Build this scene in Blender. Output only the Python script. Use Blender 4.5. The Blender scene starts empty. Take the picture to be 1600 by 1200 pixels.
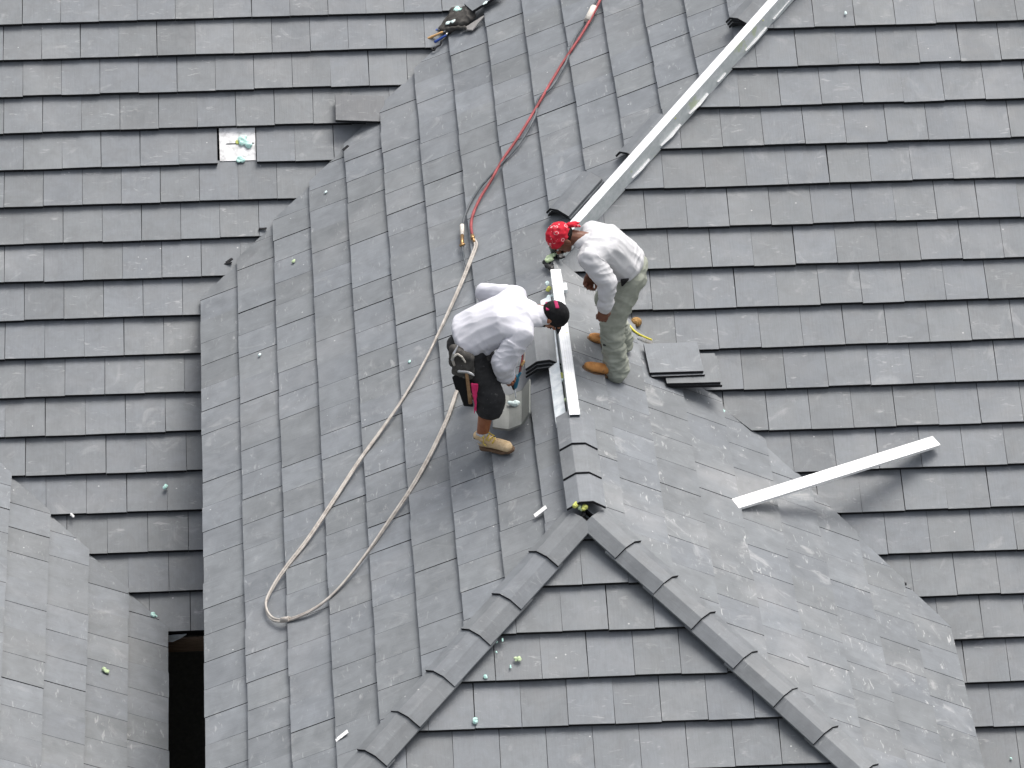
import bpy, bmesh, math, random
from mathutils import Vector, Matrix, noise
V = Vector
random.seed(7)
SC = bpy.context.scene
R = math.radians

# ------------------------------------------------------------------ camera, sky, sun, exposure
U = 0.30                                    # one roof course in plan, metres
CAMP = V((-7.0334, -83.2561, 60.2955)) * U
CAMR = (0.9738, -0.001, -0.0633)
FPX = 7000.27
cam = bpy.data.cameras.new('camera'); camo = bpy.data.objects.new('camera', cam)
SC.collection.objects.link(camo); camo.location = CAMP; camo.rotation_euler = CAMR
cam.sensor_width = 36; cam.lens = FPX / 1600 * 36; cam.clip_start = 0.5; cam.clip_end = 5000
SC.camera = camo

SUN_EL, SUN_AZ = R(64), R(38)               # azimuth from +Y towards +X
world = bpy.data.worlds.new('World'); SC.world = world; world.use_nodes = True
wn = world.node_tree.nodes; wl = world.node_tree.links
sky = wn.new('ShaderNodeTexSky'); sky.sky_type = 'NISHITA'; sky.sun_disc = False
sky.sun_elevation = SUN_EL; sky.sun_rotation = SUN_AZ
sky.air_density = 1.0; sky.dust_density = 6.0; sky.ozone_density = 1.0
hs = wn.new('ShaderNodeHueSaturation'); hs.inputs['Saturation'].default_value = 0.38
wl.new(sky.outputs[0], hs.inputs['Color'])
wl.new(hs.outputs[0], wn['Background'].inputs['Color']); wn['Background'].inputs['Strength'].default_value = 0.13
sl = bpy.data.lights.new('sun', 'SUN'); sl.energy = 1.15; sl.angle = R(28); sl.color = (1, 0.965, 0.91)
so = bpy.data.objects.new('sun', sl); SC.collection.objects.link(so)
sd = V((math.sin(SUN_AZ) * math.cos(SUN_EL), math.cos(SUN_AZ) * math.cos(SUN_EL), math.sin(SUN_EL)))
so.rotation_euler = sd.to_track_quat('Z', 'Y').to_euler(); so.location = sd * 40
SC.view_settings.view_transform = 'Standard'; SC.view_settings.look = 'None'
SC.view_settings.exposure = 0.82; SC.view_settings.gamma = 1.0

# ------------------------------------------------------------------ geometry of the place
S = 0.5605
CM = camo.rotation_euler.to_matrix()
def ray(u, v): return CM @ V(((u - 800) / FPX, -(v - 600) / FPX, -1))
def hit(u, v, n, d):
    r = ray(u, v); t = (d - n.dot(CAMP)) / n.dot(r); return CAMP + r * t
L_ = 10.7558 * U; A_ = 26.1253 * U; EV = 8.9 * U
PL = dict(A=(V((0, -S, 1)), -S * A_), B=(V((0, -S, 1)), -S * L_), C=(V((-S, 0, 1)), 0.0), D=(V((0, -S, 1)), 0.0),
          E=(V((S, 0, 1)), 0.0), F=(V((S, 0, 1)), -15.28 * U))
def on(pl, u, v, up=0.0):
    n, d = PL[pl]; n1 = n.normalized()
    return hit(u, v, n, d + up * n.length)
def aty(u, v, y): return hit(u, v, V((0, 1, 0)), y)
def atz(u, v, z): return hit(u, v, V((0, 0, 1)), z)

# ------------------------------------------------------------------ object helpers
def link(o, parent=None):
    SC.collection.objects.link(o)
    if parent: o.parent = parent
    return o
def tag(o, label=None, cat=None, group=None, kind=None):
    if label: o['label'] = label
    if cat: o['category'] = cat
    if group: o['group'] = group
    if kind: o['kind'] = kind
    return o
def empty(name, loc, label=None, cat=None, group=None):
    o = bpy.data.objects.new(name, None); o.location = loc; o.empty_display_size = 0.1
    link(o); return tag(o, label, cat, group)
def obj(name, bm, mats, parent=None, smooth=False, keepn=False):
    """link a bmesh (world coordinates) as one mesh; children are kept relative to their parent's spot"""
    me = bpy.data.meshes.new(name)
    if not keepn: bmesh.ops.recalc_face_normals(bm, faces=bm.faces)
    base = V((0, 0, 0))
    if parent is not None:
        base = wloc(parent)
    elif bm.verts:
        xs = [v.co for v in bm.verts]
        base = V((sum(c.x for c in xs) / len(xs), sum(c.y for c in xs) / len(xs), min(c.z for c in xs)))
    for v in bm.verts: v.co -= base
    bm.to_mesh(me); bm.free()
    for m in (mats if isinstance(mats, (list, tuple)) else [mats]): me.materials.append(m)
    if smooth:
        for p in me.polygons: p.use_smooth = True
    o = bpy.data.objects.new(name, me)
    if parent is None: o.location = base
    return link(o, parent)
def wloc(o):
    p = V(o.location)
    while o.parent: o = o.parent; p += V(o.location)
    return p
def frame(o, x, y, z):
    m = Matrix((x, y, z)).transposed().to_4x4(); m.translation = o; return m
def ortho(o, ax, up):
    """x = along ax, z nearest up"""
    x = V(ax).normalized(); z = (V(up) - x * V(up).dot(x)).normalized(); return frame(V(o), x, z.cross(x), z)
def box(bm, m, a, b, mi=0, bev=0.0):
    cs = [m @ V((x, y, z)) for x in (a[0], b[0]) for y in (a[1], b[1]) for z in (a[2], b[2])]
    vs = [bm.verts.new(c) for c in cs]; fs = []
    for q in ((0, 1, 3, 2), (4, 6, 7, 5), (0, 4, 5, 1), (2, 3, 7, 6), (0, 2, 6, 4), (1, 5, 7, 3)):
        f = bm.faces.new([vs[i] for i in q]); f.material_index = mi; fs.append(f)
    if bev:
        es = list({e for f in fs for e in f.edges})
        r = bmesh.ops.bevel(bm, geom=es, offset=bev, segments=2, affect='EDGES', profile=0.6)
        for f in r['faces']: f.material_index = mi
def prism(bm, m, prof, l0, l1, axis=0, mi=0):
    """closed profile [(y,z)] swept along local x"""
    a = [bm.verts.new(m @ V((l0, y, z))) for y, z in prof]; b = [bm.verts.new(m @ V((l1, y, z))) for y, z in prof]
    n = len(prof)
    for i in range(n):
        f = bm.faces.new((a[i], a[(i + 1) % n], b[(i + 1) % n], b[i])); f.material_index = mi
    for s in (a[::-1], b):
        f = bm.faces.new(s); f.material_index = mi
def crom(pts, n):
    P = [pts[0] * 2 - pts[1]] + list(pts) + [pts[-1] * 2 - pts[-2]]; out = []
    for i in range(1, len(P) - 2):
        for k in range(n):
            t = k / n; a, b, c, d = P[i - 1:i + 3]
            out.append(0.5 * ((2 * b) + (c - a) * t + (2 * a - 5 * b + 4 * c - d) * t * t + (3 * b - a - 3 * c + d) * t ** 3))
    out.append(P[-2]); return out
def tube(bm, pts, rad, seg=8, mi=0, caps=True):
    rings = []; up = V((0.1, 0.2, 1)).normalized()
    for i, p in enumerate(pts):
        d = (pts[min(i + 1, len(pts) - 1)] - pts[max(i - 1, 0)]).normalized()
        x = up.cross(d).normalized(); y = d.cross(x)
        r = rad(i / (len(pts) - 1)) if callable(rad) else rad
        rings.append([bm.verts.new(p + x * math.cos(a) * r + y * math.sin(a) * r) for a in [2 * math.pi * k / seg for k in range(seg)]])
    for a, b in zip(rings, rings[1:]):
        for k in range(seg):
            f = bm.faces.new((a[k], a[(k + 1) % seg], b[(k + 1) % seg], b[k])); f.material_index = mi; f.smooth = True
    if caps:
        for r in (rings[0][::-1], rings[-1]): bm.faces.new(r).material_index = mi

# soft bodies: hulls of ellipsoids, joined by a voxel remesh into one continuous skin
DIRS = []
for i in range(90):
    z = 1 - 2 * (i + .5) / 90; a = i * 2.399963; r = math.sqrt(1 - z * z); DIRS.append(V((r * math.cos(a), r * math.sin(a), z)))
def ell(c, r, m=None):
    r = V((r, r, r)) if isinstance(r, (int, float)) else V(r)
    m = m or Matrix.Identity(3); c = V(c)
    return [c + m @ V((d.x * r.x, d.y * r.y, d.z * r.z)) for d in DIRS]
def hull(*groups):
    return [p for g in groups for p in g]
def cap(p0, r0, p1, r1): return hull(ell(p0, r0), ell(p1, r1))
def chain(ps, rs): return [cap(a, ra, b, rb) for a, ra, b, rb in zip(ps, rs, ps[1:], rs[1:])]
def skin(prims, voxel, smooth=4, disp=None, cuts=()):
    bm = bmesh.new()
    for pts in prims:
        vs = [bm.verts.new(p) for p in pts]
        r = bmesh.ops.convex_hull(bm, input=vs)
        bad = [e for e in r['geom_interior'] + r['geom_unused'] if isinstance(e, bmesh.types.BMVert)]
        if bad: bmesh.ops.delete(bm, geom=list(set(bad)), context='VERTS')
    bmesh.ops.recalc_face_normals(bm, faces=bm.faces)
    me = bpy.data.meshes.new('tmp'); bm.to_mesh(me); bm.free()
    o = bpy.data.objects.new('tmp', me); SC.collection.objects.link(o)
    m = o.modifiers.new('r', 'REMESH'); m.mode = 'VOXEL'; m.voxel_size = voxel
    if smooth:
        m = o.modifiers.new('s', 'SMOOTH'); m.iterations = smooth; m.factor = 0.5
    dg = bpy.context.evaluated_depsgraph_get(); dg.update()
    ev = bpy.data.meshes.new_from_object(o.evaluated_get(dg))
    bm = bmesh.new(); bm.from_mesh(ev)
    bpy.data.objects.remove(o); bpy.data.meshes.remove(me); bpy.data.meshes.remove(ev)
    if disp:
        bm.normal_update()
        mv = [(v, v.normal * disp(v.co, v.normal)) for v in bm.verts]
        for v, d in mv: v.co += d
    for c, n in cuts:
        bmesh.ops.bisect_plane(bm, geom=bm.verts[:] + bm.edges[:] + bm.faces[:], plane_co=c, plane_no=n, clear_outer=True)
        es = [e for e in bm.edges if e.is_boundary]
        if es: bmesh.ops.holes_fill(bm, edges=es)
    for f in bm.faces: f.smooth = True
    return bm
def ridged(p, sx, sy, sz, o=0.0):
    q = V((p.x * sx + o, p.y * sy - o * .7, p.z * sz + o * .3))
    return 1 - 2 * abs(noise.noise(q))

# ------------------------------------------------------------------ materials
class NT:
    def __init__(s, name, rough=0.6, spec=0.4):
        s.m = bpy.data.materials.new(name); s.m.use_nodes = True; s.t = s.m.node_tree
        s.b = s.t.nodes['Principled BSDF']; s.b.inputs['Roughness'].default_value = rough
        s.b.inputs['Specular IOR Level'].default_value = spec
    def n(s, typ, **kw):
        n = s.t.nodes.new(typ)
        for k, v in kw.items(): setattr(n, k, v)
        return n
    def l(s, a, b): s.t.links.new(a, b)
    def coord(s, kind='Object', scale=(1, 1, 1), rot=(0, 0, 0), add=None):
        c = s.n('ShaderNodeTexCoord'); mp = s.n('ShaderNodeMapping'); mp.inputs['Scale'].default_value = scale; mp.inputs['Rotation'].default_value = rot
        src = c.outputs[kind]
        if add is not None:
            va = s.n('ShaderNodeVectorMath', operation='ADD'); s.l(src, va.inputs[0]); s.l(add, va.inputs[1]); src = va.outputs[0]
        s.l(src, mp.inputs['Vector']); return mp.outputs[0]
    def noise(s, vec, scale, detail=4, rough=.55, dist=0):
        n = s.n('ShaderNodeTexNoise'); n.inputs['Scale'].default_value = scale; n.inputs['Detail'].default_value = detail
        n.inputs['Roughness'].default_value = rough; n.inputs['Distortion'].default_value = dist; s.l(vec, n.inputs['Vector']); return n.outputs['Fac']
    def ramp(s, f, stops):
        r = s.n('ShaderNodeValToRGB'); e = r.color_ramp.elements
        while len(e) < len(stops): e.new(0.5)
        for q, (p, c) in zip(e, stops):
            q.position = p; q.color = (c, c, c, 1) if isinstance(c, (int, float)) else (*c, 1)
        s.l(f, r.inputs['Fac']); return r.outputs['Color']
    def mix(s, f, a, b, mode='MIX'):
        m = s.n('ShaderNodeMix', data_type='RGBA', blend_type=mode)
        for inp, v in ((m.inputs[0], f), (m.inputs[6], a), (m.inputs[7], b)):
            if isinstance(v, (int, float)): inp.default_value = v if inp == m.inputs[0] else (v, v, v, 1)
            elif isinstance(v, tuple): inp.default_value = (*v, 1)
            else: s.l(v, inp)
        return m.outputs[2]
    def math(s, op, a, b=0.0):
        m = s.n('ShaderNodeMath', operation=op)
        for i, v in enumerate((a, b)):
            if isinstance(v, (int, float)): m.inputs[i].default_value = v
            else: s.l(v, m.inputs[i])
        return m.outputs[0]
    def col(s, c):
        if isinstance(c, tuple): s.b.inputs['Base Color'].default_value = (*c, 1)
        else: s.l(c, s.b.inputs['Base Color'])
        return s
    def bump(s, h, st=.3, d=.01):
        b = s.n('ShaderNodeBump'); b.inputs['Strength'].default_value = st; b.inputs['Distance'].default_value = d
        s.l(h, b.inputs['Height']); s.l(b.outputs[0], s.b.inputs['Normal']); return s

def tile_mat(name, cool=(0.162, 0.175, 0.189), warm=(0.157, 0.168, 0.176), dust=0.5, shift=1.0):
    t = NT(name, 0.62, 0.35)
    at = t.n('ShaderNodeAttribute', attribute_name='rnd'); rnd = at.outputs['Fac']
    rv = t.n('ShaderNodeCombineXYZ'); t.l(t.math('MULTIPLY', rnd, 37.3), rv.inputs[0]); t.l(t.math('MULTIPLY', rnd, 91.7), rv.inputs[1])
    uv = t.coord('UV', (1, 1, 1), add=rv.outputs[0])
    base = t.mix(t.ramp(rnd, [(.15, 0), (.85, 1)]), tuple(c * shift for c in warm), tuple(c * shift for c in cool))
    r2 = t.math('FRACT', t.math('MULTIPLY', rnd, 17.31))
    base = t.mix(1.0, base, t.ramp(r2, [(0, .88), (.12, .95), (.8, 1.02), (1, 1.08)]), 'MULTIPLY')
    # streaks from the mould, along the tile
    mp = t.n('ShaderNodeMapping'); mp.inputs['Scale'].default_value = (70, 5, 1); t.l(uv, mp.inputs['Vector'])
    st = t.noise(mp.outputs[0], 1.0, 3, .6)
    base = t.mix(1.0, base, t.ramp(st, [(.3, .95), (.7, 1.04)]), 'MULTIPLY')
    # cloudy efflorescence in each tile
    cl = t.noise(uv, 7.0, 6, .65, .6)
    base = t.mix(1.0, base, t.ramp(cl, [(.28, .84), (.5, .99), (.72, 1.14)]), 'MULTIPLY')
    gr = t.noise(uv, 260, 2, .5)
    base = t.mix(1.0, base, t.ramp(gr, [(.3, .93), (.7, 1.07)]), 'MULTIPLY')
    oc = t.coord('Object')
    # foot dust spread over neighbouring tiles
    du = t.noise(oc, 1.3, 5, .6, .4)
    base = t.mix(t.math('MULTIPLY', t.ramp(du, [(.5, 0), (.72, 1)]), .36 * dust), base, (0.33, 0.33, 0.33))
    bl = t.noise(oc, 5.5, 5, .65, .8)
    base = t.mix(1.0, base, t.ramp(bl, [(.32, .89), (.5, 1.0), (.7, 1.07)]), 'MULTIPLY')
    sm = t.noise(oc, 3.2, 6, .68, 1.6)
    base = t.mix(t.math('MULTIPLY', t.ramp(sm, [(.585, 0), (.70, 1)]), min(1, .38 * dust)), base, (0.46, 0.46, 0.455))
    # thin scuffs
    m2 = t.n('ShaderNodeMapping'); m2.inputs['Scale'].default_value = (9, 34, 9); m2.inputs['Rotation'].default_value = (0, 0, .6); t.l(uv, m2.inputs['Vector'])
    sc = t.noise(m2.outputs[0], 1.0, 3, .5, 1.2)
    msk = t.noise(uv, 4.0, 2, .5)
    f = t.math('MULTIPLY', t.ramp(sc, [(.62, 0), (.70, 1)]), t.ramp(msk, [(.46, 0), (.6, 1)]))
    base = t.mix(t.math('MULTIPLY', f, .55 * dust), base, (0.5, 0.5, 0.49))
    # chips and specks
    vo = t.n('ShaderNodeTexVoronoi'); vo.inputs['Scale'].default_value = 9.0; t.l(uv, vo.inputs['Vector'])
    sp = t.math('MULTIPLY', t.math('LESS_THAN', vo.outputs['Distance'], .055), t.math('GREATER_THAN', t.noise(uv, 3.1, 1), .56))
    base = t.mix(t.math('MULTIPLY', sp, .55), base, (0.62, 0.62, 0.6))
    t.col(base)
    t.l(t.ramp(cl, [(.3, .5), (.7, .72)]), t.b.inputs['Roughness'])
    t.bump(t.math('ADD', t.math('MULTIPLY', gr, .5), st), .25, .004)
    return t.m
M = {}
M['tile'] = tile_mat('roof_tile_concrete')
M['tile_dusty'] = tile_mat('foot_dusted_roof_tile', dust=1.0)
M['tile_dark'] = tile_mat('dark_scratched_roof_tile', (.115, .122, .134), (.105, .11, .116), .7)
M['shaded_edge'] = NT('roof_tile_edge_shaded', .85, .2).col((0.016, 0.0165, 0.018)).m  # near-black colour paints shade onto tile butts, sides and undersides
t = NT('underlayment', .9, .1); t.col((0.012, 0.012, 0.013)); M['felt'] = t.m
t = NT('bare_underlayment', .7, .3); c = t.coord('Object'); nn = t.noise(c, 14, 5, .6)
t.col(t.ramp(nn, [(.3, (.4, .4, .4)), (.5, (.68, .68, .68)), (.72, (.8, .8, .79))])); M['bare'] = t.m
M['cap'] = tile_mat('ridge_tile_concrete', (.165, .177, .190), (.160, .170, .178), .3)
M['capin'] = tile_mat('tile_underside', (.185, .195, .185), (.17, .178, .168), .5)
t = NT('galvanised_steel', .42, .5); t.b.inputs['Metallic'].default_value = .35; c = t.coord('Object'); nn = t.noise(c, 22, 4, .6); n2 = t.noise(c, 5, 4, .6)
b = t.mix(t.ramp(nn, [(.35, 0), (.7, 1)]), (.62, .66, .65), (.78, .8, .8))
b = t.mix(t.ramp(n2, [(.62, 0), (.68, 1)]), b, (.62, .68, .5)); t.col(b)
M['galv'] = t.m
t = NT('perforated_steel', .45, .5); t.b.inputs['Metallic'].default_value = .15
uv = t.coord('UV', (1, 1, 1)); vo = t.n('ShaderNodeTexVoronoi', feature='F1'); vo.inputs['Scale'].default_value = 62; vo.inputs['Randomness'].default_value = 0; t.l(uv, vo.inputs['Vector'])
hole = t.math('LESS_THAN', vo.outputs['Distance'], .2); nz = t.noise(uv, 9, 4, .6)
b = t.mix(t.ramp(nz, [(.3, 0), (.6, 1)]), (.66, .68, .69), (.8, .81, .82)); b = t.mix(t.math('MULTIPLY', hole, .45), b, (.25, .26, .27))
sp = t.noise(uv, 30, 2, .5); b = t.mix(t.ramp(sp, [(.68, 0), (.72, 1)]), b, (.62, .64, .38)); t.col(b); M['perf'] = t.m
t = NT('white_membrane', .5, .4); nn = t.noise(t.coord('Object'), 16, 4); t.col(t.ramp(nn, [(.3, (.5, .56, .6)), (.6, (.74, .78, .8))])); M['memb'] = t.m
def foam(name, a, b):
    t = NT(name, .75, .2); nn = t.noise(t.coord('Object'), 60, 4); t.col(t.mix(t.ramp(nn, [(.35, 0), (.65, 1)]), a, b)); t.bump(nn, .6, .006); return t.m
M['foam_w'] = foam('foam_pale', (.6, .75, .74), (.76, .84, .82))
M['foam_g'] = foam('foam_mint', (.36, .66, .58), (.6, .79, .74))
M['foam_y'] = foam('foam_yellow_green', (.36, .4, .07), (.58, .6, .2))
M['foam_lg'] = foam('foam_light_green', (.4, .52, .28), (.62, .72, .5))
M['chip'] = foam('white_scrap', (.72, .72, .71), (.84, .84, .83))
def cloth(name, c, c2=None, sc=9, rough=.9, weave=.25, spec=.15):
    t = NT(name, rough, spec); nn = t.noise(t.coord('Object'), sc, 5, .6); w = t.noise(t.coord('Object'), 420, 2)
    t.col(t.mix(t.ramp(nn, [(.35, 0), (.7, 1)]), c, c2 or tuple(min(1, x * 1.12) for x in c))); t.bump(t.math('ADD', nn, t.math('MULTIPLY', w, .35)), weave, .006); return t.m
M['shirt_w'] = cloth('bright_white_cotton', (.55, .55, .595), (.60, .60, .64), 5)
M['shirt_g'] = cloth('off_white_jersey', (.50, .50, .515), (.57, .57, .58), 6)
M['trouser'] = cloth('sage_canvas', (.26, .275, .23), (.33, .345, .295), 9, .95, .4)
def paintspots(name, c, c2, spot, thr):
    t = NT(name, .9, .15); o = t.coord('Object'); nn = t.noise(o, 9, 5, .6); s1 = t.noise(o, 30, 5, .7); w = t.noise(o, 320, 2)
    b = t.mix(t.ramp(nn, [(.35, 0), (.7, 1)]), c, c2); b = t.mix(t.math('MULTIPLY', t.ramp(s1, [(thr, 0), (thr + .05, 1)]), .75), b, spot); t.col(b); t.bump(t.math('ADD', nn, t.math('MULTIPLY', w, .4)), .4, .006); return t.m
M['short'] = paintspots('black_work_canvas', (.02, .02, .021), (.042, .042, .043), (.12, .118, .11), .62)
M['pouch'] = paintspots('worn_tool_leather', (.04, .038, .036), (.10, .095, .088), (.3, .29, .26), .63)
t = NT('dark_suede', .9, .2); t.col((.012, .012, .013)); M['sheath'] = t.m
M['black'] = cloth('black_fabric', (.010, .010, .011), (.02, .02, .021), 12)
def skinm(name, c, c2):
    t = NT(name, .5, .4); nn = t.noise(t.coord('Object'), 26, 4); t.col(t.mix(t.ramp(nn, [(.3, 0), (.7, 1)]), c, c2)); t.b.inputs['Subsurface Weight'].default_value = .06; t.bump(nn, .15, .004); return t.m
M['skin_r'] = skinm('deep_brown_skin', (.115, .042, .022), (.165, .064, .034))
M['skin_l'] = skinm('tanned_skin', (.24, .085, .038), (.32, .125, .06))
M['hair'] = cloth('black_hair', (.008, .007, .006), (.02, .017, .015), 60)
M['crimson'] = cloth('crimson_mesh', (.30, .02, .08), (.42, .05, .13), 20)
t = NT('red_bandana_cotton', .85, .2); o = t.coord('Object'); vo = t.n('ShaderNodeTexVoronoi'); vo.inputs['Scale'].default_value = 26; t.l(o, vo.inputs['Vector'])
dd = vo.outputs['Distance']; ringf = t.math('MULTIPLY', t.math('GREATER_THAN', dd, .26), t.math('LESS_THAN', dd, .38)); nn = t.noise(o, 30, 3)
msk = t.math('MULTIPLY', ringf, t.ramp(nn, [(.47, 0), (.53, 1)]))
t.col(t.mix(t.math('MULTIPLY', msk, .8), t.mix(t.ramp(nn, [(.3, 0), (.7, 1)]), (.42, .012, .026), (.56, .025, .045)), (.7, .5, .5))); M['bandana'] = t.m
def leather(name, a, b2, dirt):
    t = NT(name, .75, .3); o = t.coord('Object'); nn = t.noise(o, 16, 5, .65); s1 = t.noise(o, 34, 4, .6)
    b = t.mix(t.ramp(nn, [(.35, 0), (.65, 1)]), a, b2); b = t.mix(t.math('MULTIPLY', t.ramp(s1, [(.58, 0), (.68, 1)]), .6), b, dirt); t.col(b); t.bump(nn, .3, .006); return t.m
M['boot_o'] = leather('orange_brown_leather', (.40, .17, .05), (.55, .27, .09), (.17, .09, .05))
M['boot_t'] = leather('tan_nubuck', (.50, .36, .20), (.60, .46, .29), (.3, .2, .11))
M['sole'] = leather('brown_rubber_sole', (.10, .06, .035), (.16, .10, .06), (.05, .04, .03))
M['lace'] = cloth('yellow_lace', (.60, .44, .06), (.7, .55, .12), 40)
M['sock'] = cloth('grey_sock', (.42, .42, .44), (.55, .55, .56), 50)
M['dark'] = NT('black_rubber', .5, .4).col((.012, .012, .013)).m
def rub(name, a, b2, sc=18):
    t = NT(name, .55, .35); nn = t.noise(t.coord('Object'), sc, 4); t.col(t.mix(t.ramp(nn, [(.35, 0), (.65, 1)]), a, b2)); return t.m
M['hose_b'] = rub('beige_sleeved_hose', (.32, .29, .26), (.46, .43, .39))
M['hose_r'] = rub('red_rubber_hose', (.17, .026, .028), (.36, .07, .075), 9)
M['hose_d'] = rub('dark_grey_hose', (.05, .06, .068), (.12, .13, .14), 12)
M['tape'] = rub('dirty_white_tape', (.50, .46, .40), (.68, .65, .6), 30)
t = NT('brass', .4, .5); t.b.inputs['Metallic'].default_value = .8; t.col((.35, .22, .10)); M['brass'] = t.m
t = NT('worn_steel', .35, .5); t.b.inputs['Metallic'].default_value = .9; t.col((.5, .5, .5)); M['steel'] = t.m
M['wood'] = rub('worn_wood', (.20, .11, .05), (.34, .21, .11), 25)
M['wood_l'] = rub('pale_wood', (.52, .30, .12), (.64, .40, .18), 25)
M['pink'] = cloth('pink_cord', (.62, .03, .13), (.72, .06, .19), 30)
M['teal'] = NT('teal_plastic', .4, .5).col((.012, .13, .21)).m
M['blue'] = NT('blue_grip', .45, .5).col((.02, .065, .30)).m
M['yellow'] = NT('yellow_plastic', .4, .5).col((.62, .55, .05)).m
M['straw'] = cloth('brown_wire', (.24, .13, .05), (.4, .26, .11), 70)
t = NT('white_painted_board', .55, .35); nn = t.noise(t.coord('Object', (1, 1, 1)), 7, 5); t.col(t.ramp(nn, [(.3, (.78, .78, .77)), (.6, (.86, .86, .86))])); M['board'] = t.m
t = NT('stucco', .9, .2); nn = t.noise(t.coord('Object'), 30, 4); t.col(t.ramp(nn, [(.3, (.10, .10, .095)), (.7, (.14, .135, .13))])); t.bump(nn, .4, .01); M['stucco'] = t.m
t = NT('bare_timber', .8, .2); nn = t.noise(t.coord('Object', (1, 1, 9)), 8, 4); t.col(t.ramp(nn, [(.3, (.09, .06, .04)), (.7, (.16, .11, .075))])); M['timber'] = t.m
t = NT('sandy_ground', .95, .1); nn = t.noise(t.coord('Object'), .6, 6); t.col(t.ramp(nn, [(.3, (.05, .06, .03)), (.5, (.10, .10, .06)), (.7, (.2, .17, .13))])); M['ground'] = t.m

# ------------------------------------------------------------------ ground
bm = bmesh.new()
box(bm, Matrix.Identity(4), (-400, -400, -8.6), (400, 400, -8.5))
tag(obj('ground', bm, M['ground']), kind='structure')

# ------------------------------------------------------------------ the house and its tiled roof
house = empty('house', (0, 0, -8.5), 'large house with slate grey flat tiled roof of hips, valleys and an unfinished ridge', 'house')
TT, GG = 0.035, 0.009                        # tile thickness, gap under each butt
DD = U * math.sqrt(1 + S * S); WW = 1.0507 * U
def course_plane(tag_, O, ax, up, k0, k1, u0, u1, phase, lines, skip=(), extra=None, lift=0.0, seed=0, TT=TT, GG=GG, jit=1.0, mat='tile'):
    """tiles laid in courses on one slope; lines = list of lists of (point, outward normal) convex pieces"""
    rg = random.Random(seed)
    ax = V(ax).normalized(); up = V(up).normalized(); nz = ax.cross(up)
    if nz.z < 0: nz = -nz
    O = V(O) + nz * lift
    out = bmesh.new(); uvl = out.loops.layers.uv.new('UVMap'); rl = out.faces.layers.float.new('rnd')
    slope = (TT + GG) / DD
    for piece in lines:
        bm = bmesh.new(); uvb = bm.loops.layers.uv.new('UVMap'); rb = bm.faces.layers.float.new('rnd')
        rg.seed(seed)
        for k in range(k0, k1):
            sag = 0.0; n0 = math.floor((u0 - phase) / WW); n1 = math.ceil((u1 - phase) / WW)
            for i in range(n0, n1):
                rnd = rg.random(); dn = rg.uniform(-.0025, .0035) * jit; dv = rg.uniform(-.004, .004) * jit; rot = (rg.gauss(0, .004) - .003) * jit; du = rg.uniform(-.0012, .0012) * jit; tl = rg.uniform(-.003, .003) * jit
                if (k, i) in skip: continue
                ua = phase + (i + .5 * (k % 2)) * WW + .0018 + du; ub = ua + WW - .0036; va = k * DD + dv; vb = va + DD + .05
                uc = (ua + ub) / 2
                pc = O + ax * uc + up * (va + DD * .4)
                far = False
                for c, nrm in piece:
                    if (pc - c).dot(nrm) > .42: far = True; break
                if far: continue
                vs = []
                for (uu, vv) in ((ua, va), (ub, va), (ub, vb), (ua, vb)):
                    v2 = vv + (uu - uc) * rot; u2 = uu - (vv - va) * rot
                    nn = -(vv - va) * slope + dn + (uu - uc) / WW * tl
                    for off in (0, -TT):
                        vs.append((bm.verts.new(O + ax * u2 + up * v2 + nz * (nn + off)), (uu - ua, vv - va)))
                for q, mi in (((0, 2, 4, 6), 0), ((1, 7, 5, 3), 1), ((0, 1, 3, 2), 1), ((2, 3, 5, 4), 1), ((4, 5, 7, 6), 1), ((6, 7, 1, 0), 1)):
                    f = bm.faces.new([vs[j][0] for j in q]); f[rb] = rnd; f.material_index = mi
                    for lp, j in zip(f.loops, q): lp[uvb].uv = vs[j][1]
        # felt sheet below
        vs = [bm.verts.new(O + ax * a + up * b - nz * (2.6 * TT + .02)) for a, b in ((u0, k0 * DD + .012), (u1, k0 * DD + .012), (u1, k1 * DD), (u0, k1 * DD))]
        f = bm.faces.new(vs); f.material_index = 2; f[rb] = .5
        for c, nrm in piece:
            g = bmesh.ops.bisect_plane(bm, geom=bm.verts[:] + bm.edges[:] + bm.faces[:], plane_co=c, plane_no=nrm, clear_outer=True)
            es = [e for e in g['geom_cut'] if isinstance(e, bmesh.types.BMEdge) and e.is_boundary and len(e.link_faces) and e.link_faces[0].material_index != 2]
            if es:
                r = bmesh.ops.holes_fill(bm, edges=es)
                for f in r['faces']: f.material_index = 1; f[rb] = .3
        me = bpy.data.meshes.new('t'); bm.to_mesh(me); bm.free(); out.from_mesh(me); bpy.data.meshes.remove(me)
    return obj('roof_slope', out, [M[mat], M['shaded_edge'], M['felt']], house, keepn=True)

XX, YY = V((1, 0, 0)), V((0, 1, 0))
def hp(p, n): return (V((p[0], p[1], 0)) * U, V((n[0], n[1], 0)).normalized())      # vertical cutting plane, courses as unit
UP_Y, UP_XP, UP_XN = (0, 1, S), (1, 0, S), (-1, 0, S)
def px_on(pl, u, v): return on(pl, u, v)
# A: the long slope behind, left
YA = 24.78 * U
fA = px_on('A', 65, 65).x + .5 * WW
kA = -4
rowpx = on('A', 371, 230)
missA = (-4, math.floor((rowpx.x - fA) / WW))
course_plane('A', (0, YA, S * (YA - A_)), XX, UP_Y, -16, 6, -24 * U, 2.5 * U, fA, [[hp((-9.99, 0), (-1, 0)) if False else hp((0, 32), (0, 1)), hp((0, 26.6), (1, -1)) if False else hp((3, 0), (1, 0))]], skip={missA}, seed=11)
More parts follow.
